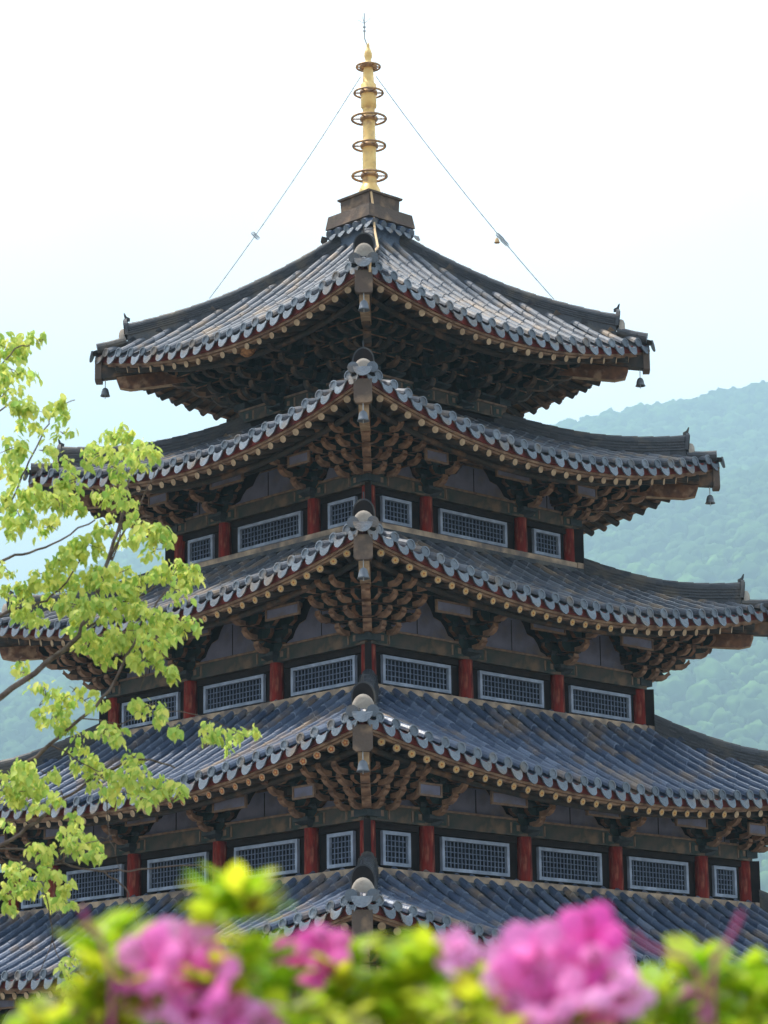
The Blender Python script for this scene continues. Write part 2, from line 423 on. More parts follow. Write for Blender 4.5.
def place_rafters(parents):
    meshes=[rafter_mesh(f).mesh('rafter',['log','log_end','flower_red' if f==2 else 'flower_yel','flower_yel' if f==2 else 'flower_red'],False) for f in (0,1,2)]
    cam_l=PM.inverted()@Vector((0,-50,EYE))
    def score(s):
        A,B,ri,k=s
        if ri==4 or k in (1,2): return 1e6+ (B-cam_l).length
        x,y=pix(PM@B)
        return (B-cam_l).length+(0 if 0<x<768 else 1e5)+(50 if x<170 else 0)
    specs=sorted(rafter_specs,key=score)
    def mtx(A,B):
        t=(B-A); y=t.normalized(); x=y.cross(Vector((0,0,1))).normalized(); z=x.cross(y)
        m=Matrix((x,y*t.length,z)).transposed().to_4x4(); m.translation=A; return m
    for A,B,ri,k in specs[:100]:
        o=bpy.data.objects.new('rafter',meshes[0 if ri<2 else (2 if (ri==3 and k==3) else 1)]); COL.objects.link(o); o.parent=parents[ri]; o.matrix_local=mtx(A,B)
    mb=MB(); base=rafter_mesh(0)
    for A,B,ri,k in specs[100:]:
        m=mtx(A,B); vs=[m@Vector(p) for p in base.v]; o=len(mb.v); mb.v.extend([tuple(p) for p in vs])
        for f,mi in zip(base.f,base.m): mb.f.append(tuple(o+i for i in f)); mb.m.append(mi); mb.t.append(0)
    o=mb.build('rafter_rows',['log','log_end','flower_yel','flower_red'],pag); o['kind']='stuff'

def tongue(mb,tf,R0,z,h,up,w=.10,x=0.0,start=-.1):
    """outward arm ending in an up-curled tongue; tf(x,o,z)"""
    g=lambda l,o,zz: tf(l+x,o,zz)
    pl=[(start,z),(R0*.75,z)]
    if up>0: pl+=[(R0*.92,z-.02),(R0+.10,z+.015),(R0+.22,z+.05+up),(R0+.10,z+.075),(R0+.03,z+h)]
    else:
        pl+=[(R0+.02,z-.01),(R0+.10,z+.035),(R0+.10,z+.09),(R0+.03,z+h*.8),(R0-.02,z+h)]
    pl+=[(start,z+h)]
    mb.extrude(pl,w,g,0,1)
    # pale rounded snout on the tip
    mb.extrude([(R0-.06,z-.012),(R0+.06,z-.015),(R0+.15,z+.03),(R0+.20,z+.10),(R0+.19,z+.165),(R0+.15,z+.11),(R0+.10,z+.075),(R0-.06,z+.06)],w+.015,g,2,2)
def bracket_mesh(H,Rr,n,lat=.42,dense=False):
    mb=MB(); tf=lambda x,o,z:(x,-o,z)
    h0=.15 if not dense else .10
    mb.hexa([tf(-.11,-.11,0)[:3],(.11,-.11,0),(.11,.11,0),(-.11,.11,0),(-.17,-.17,h0*.6),(.17,-.17,h0*.6),(.17,.17,h0*.6),(-.17,.17,h0*.6)],3)
    mb.box((0,0,h0*.8),(.34,.34,h0*.4),3)
    st=(H-h0)/n; so=Rr/n
    for i in range(n):
        z=h0+st*i; h=min(.16,st*.78); out=so*(i+.75)
        tongue(mb,tf,out,z,h,.05 if (i<2 and not dense) else 0.0)
        for j in range(0,i+1):
            o_=so*j; Lh=lat*(.72+.40*(i-j)) if not dense else lat*(.5+.25*(i-j))
            Lh=min(Lh,lat*1.85)
            # arm with cut-up ends
            pl=[(-Lh,z+h*.55),(-Lh*.72,z),(Lh*.72,z),(Lh,z+h*.55),(Lh,z+h),(-Lh,z+h)]
            mb.extrude(pl,.085,lambda x,o,zz,o_=o_:(o,-(x+o_),zz),0,1)
            for bx in (-Lh+.06,0,Lh-.06):
                if bx==0 and j==i: continue
                p=[(bx-.05,-o_-.05,z+h),(bx+.05,-o_-.05,z+h),(bx+.05,-o_+.05,z+h),(bx-.05,-o_+.05,z+h)]
                q=[(bx-.075,-o_-.075,z+h+.045),(bx+.075,-o_-.075,z+h+.045),(bx+.075,-o_+.075,z+h+.045),(bx-.075,-o_+.075,z+h+.045)]
                mb.hexa(p+q,3)
                mb.box((bx,-o_,z+h+.06),(.15,.15,.03),3)
    return mb
def corner_bracket_mesh(H,Rr,n):
    """built for the corner whose two faces look to -Y and -X ; origin at column centre"""
    mb=MB()
    dg=lambda x,o,z:((-o-x)/S2,(-o+x)/S2,z)
    st=(H-.12)/n; so=Rr/n
    mb.box((0,0,.06),(.30,.30,.12),3)
    for i in range(n):
        z=.12+st*i; h=min(.17,st*.8); out=so*(i+.9)*1.38
        tongue(mb,dg,out,z,h,.05,w=.13,start=-.2)
        for side in (0,1):
            if side==0: tf=lambda x,o,zz:(x,-o,zz)
            else: tf=lambda x,o,zz:(-o,x,zz)
            for m_ in range(0,3):
                x=-so*i*.5+ m_*.34-.02+random.uniform(-.02,.02)
                if m_>1+i: continue
                tongue(mb,tf,so*(i+.8),z+.01*m_,h*.8,.05,w=.085,x=x)
            for j in range(0,i+1):
                o_=so*j; L0=-o_-.15-so*.6; L1=.45+.12*i
                pl=[(L0,z+h*.5),(L0+.1,z),(L1-.15,z),(L1,z+h*.5),(L1,z+h),(L0,z+h)]
                if side==0: g=lambda x,o,zz,o_=o_:(o,-(x+o_),zz+.002)
                else: g=lambda x,o,zz,o_=o_:(-(x+o_),o,zz+.005)
                mb.extrude(pl,.085,g,0,1)
                for bx in (.05,L1-.06):
                    c=(bx,-o_,z+h+.03) if side==0 else (-o_,bx,z+h+.033)
                    mb.box(c,(.14,.14,.06),3)
    return mb
BM=['green','ochre','tongue','blockm']

def window(tf_obj,side,a,v,zb,w,h,parent):
    """a latticed window: frame > lattice, pane"""
    bx,by,bz=T(side)(v,a,zb)
    fw=.055
    mb=MB()
    mb.box((0,-.05,fw/2),(w,.06,fw)); mb.box((0,-.05,h-fw/2),(w,.06,fw))
    mb.box((-w/2+fw/2,-.052,h/2),(fw,.06,h-2*fw)); mb.box((w/2-fw/2,-.052,h/2),(fw,.06,h-2*fw))
    f=link('window',mb.mesh('window',['frame']),parent,(bx,by,bz),side*math.pi/2)
    mb=MB(); iw=w-2*fw; ih=h-2*fw
    nx=max(3,int(round(iw/.085))); nz_=max(3,int(round(ih/.085)))
    for i in range(1,nx): mb.box((-iw/2+iw*i/nx,-.038,h/2),(.013,.018,ih))
    for i in range(1,nz_): mb.box((0,-.036,fw+ih*i/nz_),(iw,.018,.012))
    link('lattice',mb.mesh('lattice',['lattice']),f)
    mb=MB(); mb.box((0,-.015,h/2),(iw,.01,ih)); link('pane',mb.mesh('pane',['pane']),f)

def panel_poly(w,h):
    """lobed plaster panel outline"""
    return [(-w/2,0),(w/2,0),(w/2*.93,h*.10),(w/2*.80,h*.16),(w/2*.72,h*.36),(w/2*.62,h*.52),(w/2*.44,h*.60),(w/2*.36,h*.82),(w/2*.26,h),
            (-w/2*.26,h),(-w/2*.36,h*.82),(-w/2*.44,h*.60),(-w/2*.62,h*.52),(-w/2*.72,h*.36),(-w/2*.80,h*.16),(-w/2*.93,h*.10)]

def storey(w,d,ri):
    """wall below roof d"""
    a=w['a']; zb=w['z']; zc=zb+w['col']; zl=zc+w['lin']
    zin=soff(d,w,a,0)+.0
    H=zin-zl-.02
    over=d['ac']-a
    # core wall
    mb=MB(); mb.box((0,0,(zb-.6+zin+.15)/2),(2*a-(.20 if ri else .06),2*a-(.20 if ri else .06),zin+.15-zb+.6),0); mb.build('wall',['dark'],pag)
    visible=(0,3)
    colr=.115 if ri in(1,) else .122
    if ri==4: colr=.2
    colmb=MB(); colmb.tube([(0,0,0),(0,0,w['col'])],[colr*1.04,colr*.97],16,0); colme=colmb.mesh('column',['red'],True)
    n_br=4 if ri==0 else 3
    reach=over*.62
    lat={0:.26,1:.33,2:.38,3:.36,4:.36}[ri]
    bmx=['green','log','log','blockm'] if ri==0 else BM
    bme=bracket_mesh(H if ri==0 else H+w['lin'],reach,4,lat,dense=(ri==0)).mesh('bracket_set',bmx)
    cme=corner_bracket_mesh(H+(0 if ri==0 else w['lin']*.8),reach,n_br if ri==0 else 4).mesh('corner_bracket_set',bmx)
    fr=w['fr']
    mlin=MB(); 
    for k in range(4):
        tf=T(k)
        pos=[-a+2*a*f for f in fr]
        for i,v in enumerate(pos):
            if 0<i<len(pos)-1:
                if k in visible and ri>0: link('column',colme,pag,tf(v,a-.02,zb))
                link('bracket_set',bme,pag,tf(v,a+.06,zc+.01),k*math.pi/2)
        if ri==0:
            for f in (1/6,.5,5/6): link('bracket_set',bme,pag,tf(-a+2*a*f,a+.02,zl),k*math.pi/2)
        # lintel beam
        for j,(v0,v1) in enumerate(zip(pos[:-1],pos[1:])):
            g0=.10; wv=(v1-v0)-2*g0; vm=(v0+v1)/2
            mb=MB()
            tl=lambda x,o,z:(x,-o,z)
            mb.box((0,-.02,w['lin']/2),(wv+.2,.16,w['lin']),0)
            mb.box((0,-.035,w['lin']-.02),(wv+.2,.18,.035),2)
            for s_ in (-1,1):
                mb.box((s_*(wv/2-.14),-.104,w['lin']/2-.02),(.22,.012,w['lin']*.62),1)
                mb.box((s_*(wv/2-.30),-.105,w['lin']/2-.02),(.03,.012,w['lin']*.62),2)
                mb.lathe([(.0,-.006),(.045,-.006),(.045,.006),(0,.006)],(0,0,0),8,2) if False else None
                mb.box((s_*(wv/2-.14),-.112,w['lin']/2-.02),(.07,.012,w['lin']*.34),2)
            if k in visible or ri in (0,1):
                link('lintel',mb.mesh('lintel',['lintel','pattern','trim']),pag,tf(vm,a-.03,zc),k*math.pi/2)
            # plaster panel between bracket sets
            if ri>0 and k in visible:
                ph=H*.86; pw=max(.26,(v1-v0)-.46)
                mb=MB(); pl=panel_poly(pw,ph)
                mb.extrude(pl,.03,lambda x,o,z:(o,-(x)-.03,z),0)
                pl2=panel_poly(pw+.07,ph+.04)
                mb.extrude(pl2,.03,lambda x,o,z:(o,-(x)-.005,z),1)
                mb.box((0,-.052,ph*.5),(.012,.008,ph*.9),2)
                link('plaster_panel',mb.mesh('plaster_panel',['panel','trim','dark']),pag,tf(vm,a-.06,zl),k*math.pi/2)
                # hanging panel under the soffit between bracket sets
                if v1-v0>1.0:
                    mb=MB(); ww=(v1-v0)*.34; hh=.15
                    mb.box((0,0,0),(ww,.03,hh),0); mb.box((0,-.012,hh/2+.015),(ww+.06,.05,.03),1); mb.box((0,-.012,-hh/2-.015),(ww+.06,.05,.03),1)
                    for s_ in(-1,1): mb.box((s_*(ww/2+.015),-.011,0),(.03,.046,hh),1)
                    link('eave_panel',mb.mesh('eave_panel',['panel','trim']),pag,tf(vm,a+reach*.80,soff(d,w,a+reach*.80,0)-.13),k*math.pi/2)
            # window
            if k in visible and 0<ri<4:
                bw=v1-v0; ww=(bw-.30-.40) if bw>1.2 else bw-.30-.26
                zt=zc-.13; z0=zb+.13
                window(None,k,a-.10,vm,z0,max(.3,ww),zt-z0,pag)
                mb=MB(); mb.box((0,0,0),(bw-.29,.08,.10),0)
                link('header_beam',mb.mesh('header_beam',['dark']),pag,tf(vm,a-.08,zc-.052),k*math.pi/2)
        # purlin, light beam carrying the rafters at two distances
        for q,(off,rad) in enumerate(((reach,.055),(reach*.45,.045))):
            NV=16; aa=a+off; pts=[]
            for j in range(NV+1):
                u=-1+2*j/NV; pts.append(tf(u*aa,aa,soff(d,w,aa,u*aa)-.05-rad*.6))
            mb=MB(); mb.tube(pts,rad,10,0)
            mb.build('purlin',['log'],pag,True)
        # outer longitudinal boards stepping out under the purlin
        for q in range(1,n_br+1):
            off=reach*q/n_br*.98; aa=a+off; zz=zl+.12+(H-.12)/n_br*q-.02
            if q==n_br or ri>0: continue
            mb=MB(); mb.box((0,0,0),(2*aa,.06,.07),0); mb.box((0,-.034,-.03),(2*aa,.012,.02),1)
            link('tie_board',mb.mesh('tie_board',['green','ochre']),pag,tf(0,aa,zz),k*math.pi/2)
        # sill course
        mb=MB(); mb.box((0,0,0),(2*a+.40,.30,.11),0); mb.box((0,-.02,-.09),(2*a+.44,.34,.075),1)
        link('sill',mb.mesh('sill',['sill','ridge']),pag,tf(0,a+.02,zb+.0),k*math.pi/2)
    for c in range(4):
        tf=corner_tf(c)
        if c!=2 and ri>0:
            link('column',colme,pag,tf(0,w['r']-.10,zb))
            mb=MB(); mb.box((-.04,0,w['col']/2),(.24,.11,w['col']),0); link('corner_strip',mb.mesh('corner_strip',['dark']),pag,tf(0,w['r']+.09,zb),R(-135+90*c))  # dark upright strip in front of the corner column
        link('corner_bracket_set',cme,pag,tf(0,w['r']-.06,zl-(0 if ri==0 else w['lin']*.8)),c*math.pi/2)

def hip_rafter(d,w,c,parent):
    tf=corner_tf(c); mb=MB()
    rr0=w['r']-.1; rr1=d['r']-.08; ze=d['z']-.18
    def zz(r_):
        aa=r_/S2; return soff(d,w,aa,aa)+.05
    n=8
    for i in range(n):
        r0=rr0+(rr1-rr0)*i/n; r1=rr0+(rr1-rr0)*(i+1)/n
        p=[tf(-.11,r0,zz(r0)-.24),tf(.11,r0,zz(r0)-.24),tf(.11,r1,zz(r1)-.24),tf(-.11,r1,zz(r1)-.24),
           tf(-.11,r0,zz(r0)),tf(.11,r0,zz(r0)),tf(.11,r1,zz(r1)),tf(-.11,r1,zz(r1))]
        mb.hexa([p[j] for j in (0,3,2,1,4,7,6,5)],0)
    # end cap board
    mb.build('hip_rafter',['log'],parent)
    mb=MB(); pl=[(-.15,.0),(.15,.0),(.15,-.36),(.10,-.40),(-.10,-.40),(-.15,-.36)]
    A=[tf(x,d['r']-.02,ze+.02+z) for x,z in pl]; B=[tf(x,d['r']-.14,ze+.02+z) for x,z in pl]; k_=6
    mb.add(A+B,[tuple(range(k_)),tuple(range(2*k_-1,k_-1,-1))]+[(j,(j+1)%k_,k_+(j+1)%k_,k_+j) for j in range(k_)],0)
    mb.build('hip_rafter_cap',['block'],parent)
    # second, lower beam
    mb=MB(); r1=d['r']-.42; za=zz(r1)-.25
    pl=[(w['r'],zz(w['r'])-.50),(r1-.25,za-.24),(r1-.05,za-.20),(r1,za-.06),(r1,za),(w['r'],zz(w['r'])-.25)]
    mb.extrude(pl,.17,lambda x,o,z:tf(x,o,z),0,1)
    mb.build('lower_hip_beam',['ochre','log_end'],parent)
    return za

parents=[]
for ri,(d,w) in enumerate(zip(ROOFS,WALLS)):
    ob=roof_tiles(d); parents.append(ob)
    for c in range(4):
        hip_ridge(d,c,ob,top=(ri==0)); hip_rafter(d,w,c,ob)
    under_eave(d,w,ob)
    plan_rafters(d,w,ri)
    storey(w,d,ri)
place_rafters(parents)

# stone platform
mb=MB(); mb.box((0,0,.30),(15,15,.6),0); mb.box((0,0,.63),(15.3,15.3,.10),0); mb.build('stone_platform',['stone'],pag)

# spire base
zt=17.33+Z0
mb=MB()
for k in range(4):
    tf=T(k)
    for i in range(-2,3):
        v=i*.24
        mb.tube([tf(v,.30,zt+.22),tf(v,.62,zt+.08)],[.07,.075],8,0,tone=random.random(),capm=1)
        mb.add([tf(v+.03,.60,zt+.07),tf(v+.21,.60,zt+.07),tf(v+.19,.66,zt-.03),tf(v+.12,.67,zt-.07),tf(v+.05,.66,zt-.03)],[(0,1,2,3,4)],1,.4)
mb.box((0,0,zt-.12),(1.0,1.0,.60),0)
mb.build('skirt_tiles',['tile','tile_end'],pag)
mb=MB()
def frus(z0,z1,r0,r1,mi=0):
    p=[(-r0,-r0,z0),(r0,-r0,z0),(r0,r0,z0),(-r0,r0,z0),(-r1,-r1,z1),(r1,-r1,z1),(r1,r1,z1),(-r1,r1,z1)]
    mb.hexa(p,mi)
frus(zt+.20,zt+.46,.60,.56); frus(zt+.462,zt+.50,.47,.42); frus(zt+.502,zt+.76,.385,.395); frus(zt+.762,zt+.80,.43,.44); frus(zt+.801,zt+.86,.43,.20)
for s_ in (-1,1):
    mb.box((0,s_*.0,0),(.001,.001,.001)) if False else None
mb.build('spire_base',['block'],pag)
# spire
zs=zt+.86
spire=MB()
spire.lathe([(.0,-.05),(.25,-.05),(.235,.02),(.20,.13),(.165,.20),(.14,.24),(.135,.30),(.13,1.0),(.135,1.02),(.135,1.06),(.125,1.08),(.115,1.75),(.125,1.77),(.15,1.80),(.15,2.25),(.11,2.30),(.105,2.45),(.09,2.60),(.10,2.62),(.10,2.66),(.07,2.68),(.055,2.76),(.075,2.82),(.08,2.88),(.055,2.96),(.03,3.02),(.035,3.05),(.02,3.10),(.0,3.12)],(0,0,zs),20,0)
sp=spire.build('spire',['gold'],pag,True)
for (py,rr,br) in ((176,.325,.022),(146,.305,.02),(119,.325,.02),(93,.275,.018),(67,.225,.018)):
    o,dd=ray(370,py); p=o+dd*((0-o.y)/dd.y); zz=p.z
    mb=MB(); mb.torus((0,0,zz),rr,br*1.15,28,8); mb.torus((0,0,zz),.155,.018,20,6)
    mb.lathe([(.13,-.04),(.17,-.03),(.17,.03),(.13,.04)],(0,0,zz),20)
    for j in range(6):
        an=math.pi*2*j/6+.3
        mb.tube([(.14*math.cos(an),.14*math.sin(an),zz),(rr*math.cos(an),rr*math.sin(an),zz)],.015,6)
    mb.build('spire_ring',['ringm'],sp,True)
mb=MB(); zr=zs+3.08
mb.tube([(0,0,zr-.05),(-.05,.0,zr+.03),(-.09,0,zr+.10),(-.09,0,zr+.62)],.012,6)
for hh in (.25,.33): mb.lathe([(.0,-.02),(.028,-.01),(.028,.01),(0,.02)],(-.09,0,zr+hh),8)
for j in range(4):
    an=j*math.pi/2+.5; mb.tube([(-.09,0,zr+.40),(-.09+.13*math.cos(an),.13*math.sin(an),zr+.50)],.006,5)
mb.build('lightning_rod',['wire'],sp)

# wires, cable, bells, nest (things that hang on the pagoda)
def world(p): return PM@Vector(p)
def chain(pts,label,group,extra=None):
    mb=MB(); P=[]
    n=40
    a,b=Vector(pts[0]),Vector(pts[-1])
    for i in range(n+1):
        t=i/n; q=a.lerp(b,t); q.z-=pts[1]*4*t*(1-t); P.append(q)
    base=P[0].copy()
    mb.tube([p-base for p in P],.0085,6,0)
    for i in range(2,n,2): # turnbuckle-like knots read as chain links
        p=P[i]-base; tt=(P[i+1]-P[i-1]).normalized()*.03
        mb.tube([p-tt,p,p+tt],[.008,.013,.008],6,0)
    o=mb.build('guy_wire',['wire']); o.location=base
    tag(o,label,'wire',group)
    if extra:
        mb=MB()
        for t_,kind in extra:
            p=P[int(t_*n)]-base
            if kind=='coil':
                for q in range(5):
                    c=p+Vector((.02*q-.04,0,-.022*q+.04)); 
                    ring=[c+Vector((math.cos(x)*.035,0,math.sin(x)*.03)) for x in np.linspace(0,6.28,9)]
                    mb.tube(ring,.008,5,0)
        mb.build('wire_coil',['wire'],o)
    return P
topL=world((-.05,.0,zs+2.50)); topR=topL.copy()
hl=corner_tf(3)(0,3.03,hip_pt(ROOFS[0],3.03)+.36); hr=corner_tf(1)(0,3.42,hip_pt(ROOFS[0],3.42)+.36)
c_=Vector(world((0,0,zs+2.42)))
PL=chain([c_+Vector((-.15,0,0)),.10,world(hl)],'thin guy chain running from spire down to left hip ridge of top roof','guy chains holding the gold spire',[(.72,'coil')])
PR=chain([c_+Vector((.15,0,0)),.12,world(hr)],'thin guy chain running from spire down to right hip ridge, coil near its end','guy chains holding the gold spire',[(.70,'coil'),(.74,'coil')])
# small gold bell on right chain
def bell_mesh(mb,c,s=1.0,mi=0):
    mb.lathe([(.0,.16*s),(.03*s,.155*s),(.055*s,.13*s),(.07*s,.08*s),(.078*s,.03*s),(.095*s,.0),(.08*s,.0),(.05*s,.06*s),(.0,.09*s)],c,14,mi)
def hang_bell(top,drop,label,m='bell',s=1.0,name='wind_bell',group='wind bells hanging from the roof corners'):
    root=bpy.data.objects.new(name,None); COL.objects.link(root); root.location=top
    mb=MB(); bell_mesh(mb,(0,0,-drop-.15*s),s); mb.build('bell_body',[m],root,True)
    mb=MB(); mb.tube([(0,0,0),(0,0,-drop)],.009,6); mb.build('hanger',['wire'],root)
    if s>=.9:
        mb=MB(); mb.tube([(0,0,-drop-.05),(0,0,-drop-.2)],.008,5); mb.build('clapper',['wire'],root)
    tag(root,label,'bell',group)
for ri,c,lab,m in ((0,3,'dark wind bell below the left corner of the topmost roof','bell'),(0,1,'dark wind bell below the right corner of the topmost roof','bell'),
               (0,0,'pale wind bell below the near corner of the topmost roof','bellgrey'),
               (1,1,'dark wind bell below the right corner of the second roof from the top','bell'),(1,0,'pale wind bell below the near corner of the second roof from the top','bellgrey'),
               (2,0,'pale wind bell below the near corner of the middle roof','bellgrey'),(3,0,'pale wind bell below the near corner of the fourth roof from the top','bellgrey')):
    d=ROOFS[ri]; tfc=corner_tf(c)
    s=1.0 if c else 1.1
    hang_bell(world(tfc(0,d['r']-(.20 if c else .06),d['z']-(.50 if c else .52))), .16 if c else .18, lab, m, s)
p=PR[28]; hang_bell(p+Vector((-.06,0,0)),.03,'tiny gold bell hanging on right guy chain','cable',.6,group='small bell on the chain')
bpy.data.objects[-1] if False else None
# copper cable down the near corner
mb=MB()
d=ROOFS[0]
wp=[at(371,192,50-.55),at(373,205,50-.62),at(374,222,50-.75),at(375,232,50-1.0),at(378,247,50-3.6),at(372,254,50-4.3),at(370,263,50-5.22),at(370,272,50-5.2)]
P=[]
for i in range(len(wp)-1):
    for q in range(4): P.append(wp[i].lerp(wp[i+1],q/4))
P.append(wp[-1]); base=P[0].copy()
mb.tube([q-base for q in P],.022,7,0); o=mb.build('lightning_cable',['cable']); o.location=base
tag(o,'yellowish cable draped from spire base over the near corner of the top roof','cable')
# nest
q=pix_on_side(247,347,3,ROOFS[0]['ac']-.38); wq=world(q)
mb=MB(); n1,n2=12,18; vs=[]
for i in range(n1+1):
    for j in range(n2):
        th=math.pi*i/n1; ph=2*math.pi*j/n2; rr=.165*(1+.06*noise.noise(Vector((math.cos(ph)*2,math.sin(ph)*2,th*2)))+.025*math.sin(th*14))
        vs.append((rr*math.sin(th)*math.cos(ph),rr*math.sin(th)*math.sin(ph),rr*1.12*math.cos(th)))
mb.add(vs,[(i*n2+j,(i+1)*n2+j,(i+1)*n2+(j+1)%n2,i*n2+(j+1)%n2) for i in range(n1) for j in range(n2)],0)
mb.tube([(0,0,.15),(0,0,.42)],.03,6,0)
o=mb.build('hornet_nest',['nest'],smooth=True); o.location=wq; tag(o,'round brown paper nest hanging under left side of the top eave','nest')

# ------------------------------------------------------------------ leaves helper (numpy bulk mesh)
def bulk(name, tmpl_v, tmpl_f, mats4, mat_name, tones, parent=None, smooth=False):
    """tmpl_v (n,3), tmpl_f list of equal-length tuples, mats4 (k,3,4)"""
    tv=np.array(tmpl_v,float); tfc=np.array(tmpl_f,int); k=len(mats4); n=len(tv)
    hv=np.concatenate([tv,np.ones((n,1))],1)
    V=np.einsum('kij,nj->kni',mats4,hv).reshape(-1,3)
    F=(tfc[None]+(np.arange(k)*n)[:,None,None]).reshape(-1,tfc.shape[1])
    me=bpy.data.meshes.new(name); me.vertices.add(len(V)); me.vertices.foreach_set('co',V.astype(np.float32).ravel())
    me.loops.add(F.size); me.loops.foreach_set('vertex_index',F.astype(np.int32).ravel())
    me.polygons.add(len(F)); me.polygons.foreach_set('loop_start',(np.arange(len(F))*F.shape[1]).astype(np.int32))
    me.polygons.foreach_set('loop_total',np.full(len(F),F.shape[1],np.int32))
    me.materials.append(M[mat_name]); me.update(calc_edges=True)
    a=me.attributes.new('tone','FLOAT','FACE'); a.data.foreach_set('value',np.repeat(tones,len(tfc)).astype(np.float32))
    if smooth: me.polygons.foreach_set('use_smooth',np.ones(len(F),bool))
    return link(name,me,parent)
def rotmats(dirs, ups):
    """columns x,y,z with y=dirs"""
    y=dirs/np.linalg.norm(dirs,axis=1,keepdims=True); x=np.cross(y,ups); x/=np.linalg.norm(x,axis=1,keepdims=True)+1e-9
    z=np.cross(x,y); return np.stack([x,y,z],2)
LEAF_V=[(0,0,0),(-.22,.18,.05),(-.30,.45,.07),(-.17,.75,.03),(0,1,-.10),(.17,.75,.03),(.30,.45,.07),(.22,.18,.05),(0,.45,-.02)]
LEAF_F=[(0,8,2,1),(8,4,3,2),(8,0,7,6),(4,8,6,5)]

# ------------------------------------------------------------------ left tree
TD=19.0
tree=bpy.data.objects.new('leafy_tree',None); COL.objects.link(tree)
tp=Vector((-5.2,-50+TD+1.0,0)); tree.location=tp
tag(tree,'maple-like tree with fresh yellow-green leaves, its branches reaching in from the left','tree')
trunkP=[Vector((0,0,-.1)),Vector((.05,0,1.0)),Vector((.12,-.05,2.2)),Vector((.05,-.1,3.4)),Vector((.2,-.1,4.8)),Vector((.1,-.2,6.5)),Vector((.2,-.1,8.3))]
mb=MB(); mb.tube(trunkP,[.24,.20,.18,.15,.12,.08,.03],12,0); mb.build('trunk',['bark'],tree,True)
# limbs drawn where the photograph shows them (pixel, depth offset)
limbs=[([(-160,830,.6),(-60,745,.2),(0,697,0),(45,664,0),(78,635,.1),(95,598,.1),(108,560,.2),(120,520,.3),(130,470,.4)],.030),
 ([(-140,900,.9),(-40,810,.4),(20,768,.1),(50,745,0),(80,718,-.1),(108,690,-.1),(128,655,-.1),(145,622,0),(165,592,.1)],.020),
 ([(78,635,.1),(100,618,.3),(125,602,.3),(150,590,.4),(175,560,.5)],.012),
 ([(130,640,0),(150,660,.2),(140,690,.3)],.008),
 ([(-120,660,.6),(-40,600,.3),(0,562,0),(30,553,0),(60,540,.1),(95,520,.1)],.016),
 ([(-120,700,.2),(0,617,0),(30,607,0),(60,590,0),(80,560,.1)],.015),
 ([(-130,520,.5),(0,410,0),(20,412,0)],.010),
 ([(-60,540,.2),(0,512,0),(14,495,0),(30,460,0),(45,430,.1),(55,410,.1),(75,400,.1)],.010),
 ([(110,560,.2),(125,530,.2),(140,510,.3),(155,470,.3)],.010),
 ([(-160,930,.5),(0,845,0),(40,818,0),(60,800,.1),(100,775,.1),(140,760,.1),(175,768,.1)],.018),
 ([(50,745,0),(70,755,.1),(95,770,.1),(120,768,.1)],.007),
 ([(80,718,-.1),(120,722,0),(160,712,0),(200,716,0),(245,735,0)],.006),
 ([(-120,870,.2),(0,849,0),(35,855,0),(60,862,0),(100,871,0),(140,870,0),(190,865,0),(215,870,.1),(230,885,.1)],.011),
 ([(100,871,0),(122,884,0),(130,900,0),(138,925,0),(145,950,0)],.008),
 ([(60,862,0),(85,845,.1),(105,838,.1),(115,832,.1)],.006),
 ([(0,857,0),(50,865,.1),(75,850,.1)],.006),
 ([(35,855,0),(50,915,.1),(52,940,.1),(40,970,.2),(15,995,.2)],.006),
 ([(52,940,.1),(62,965,.1),(70,980,.1)],.005),
 ([(100,780,.1),(107,810,.1),(110,840,.1),(122,870,.1)],.006),
 ([(95,598,.1),(118,545,.4),(125,500,.5),(150,490,.5)],.008),
 ([(-130,480,.3),(-40,420,.1),(-10,380,0),(15,350,0),(30,345,0)],.012)]
mbB=MB()
def jit(k): return Vector((random.gauss(0,k),random.gauss(0,k),random.gauss(0,k)))
twig_pts=[]
for li,(pl,r0) in enumerate(limbs):
    P=[at(x,y,TD+dz)-tp for x,y,dz in pl]
    Q=[]
    for i in range(len(P)-1):
        for q in range(4):
            t=q/4; a=P[max(i-1,0)]; b=P[i]; c=P[i+1]; e=P[min(i+2,len(P)-1)]
            pt=.5*((2*b)+(c-a)*t+(2*a-5*b+4*c-e)*t*t+(3*b-a-3*c+e)*t**3); Q.append(pt+jit(.006))
    Q.append(P[-1]); n=len(Q); rad=[.85*r0*(1-.62*i/(n-1)) for i in range(n)]
    mb=MB(); mb.tube(Q,rad,7,0); mb.build('branch',['bark'],tree,True)
    if pl[0][0]<-50:   # join to trunk
        zt_=max(.8,min(7.8,Q[0].z-.5)); j=min(range(len(trunkP)-1),key=lambda q:abs((trunkP[q].z+trunkP[q+1].z)/2-zt_))
        f=(zt_-trunkP[j].z)/(trunkP[j+1].z-trunkP[j].z); tpnt=trunkP[j].lerp(trunkP[j+1],max(0,min(1,f)))
        mid=tpnt.lerp(Q[0],.5)+Vector((0,0,.1)); mb=MB(); mb.tube([tpnt,mid,Q[0]],[r0*2.2,r0*1.5,r0],8,0); mb.build('branch',['bark'],tree,True)
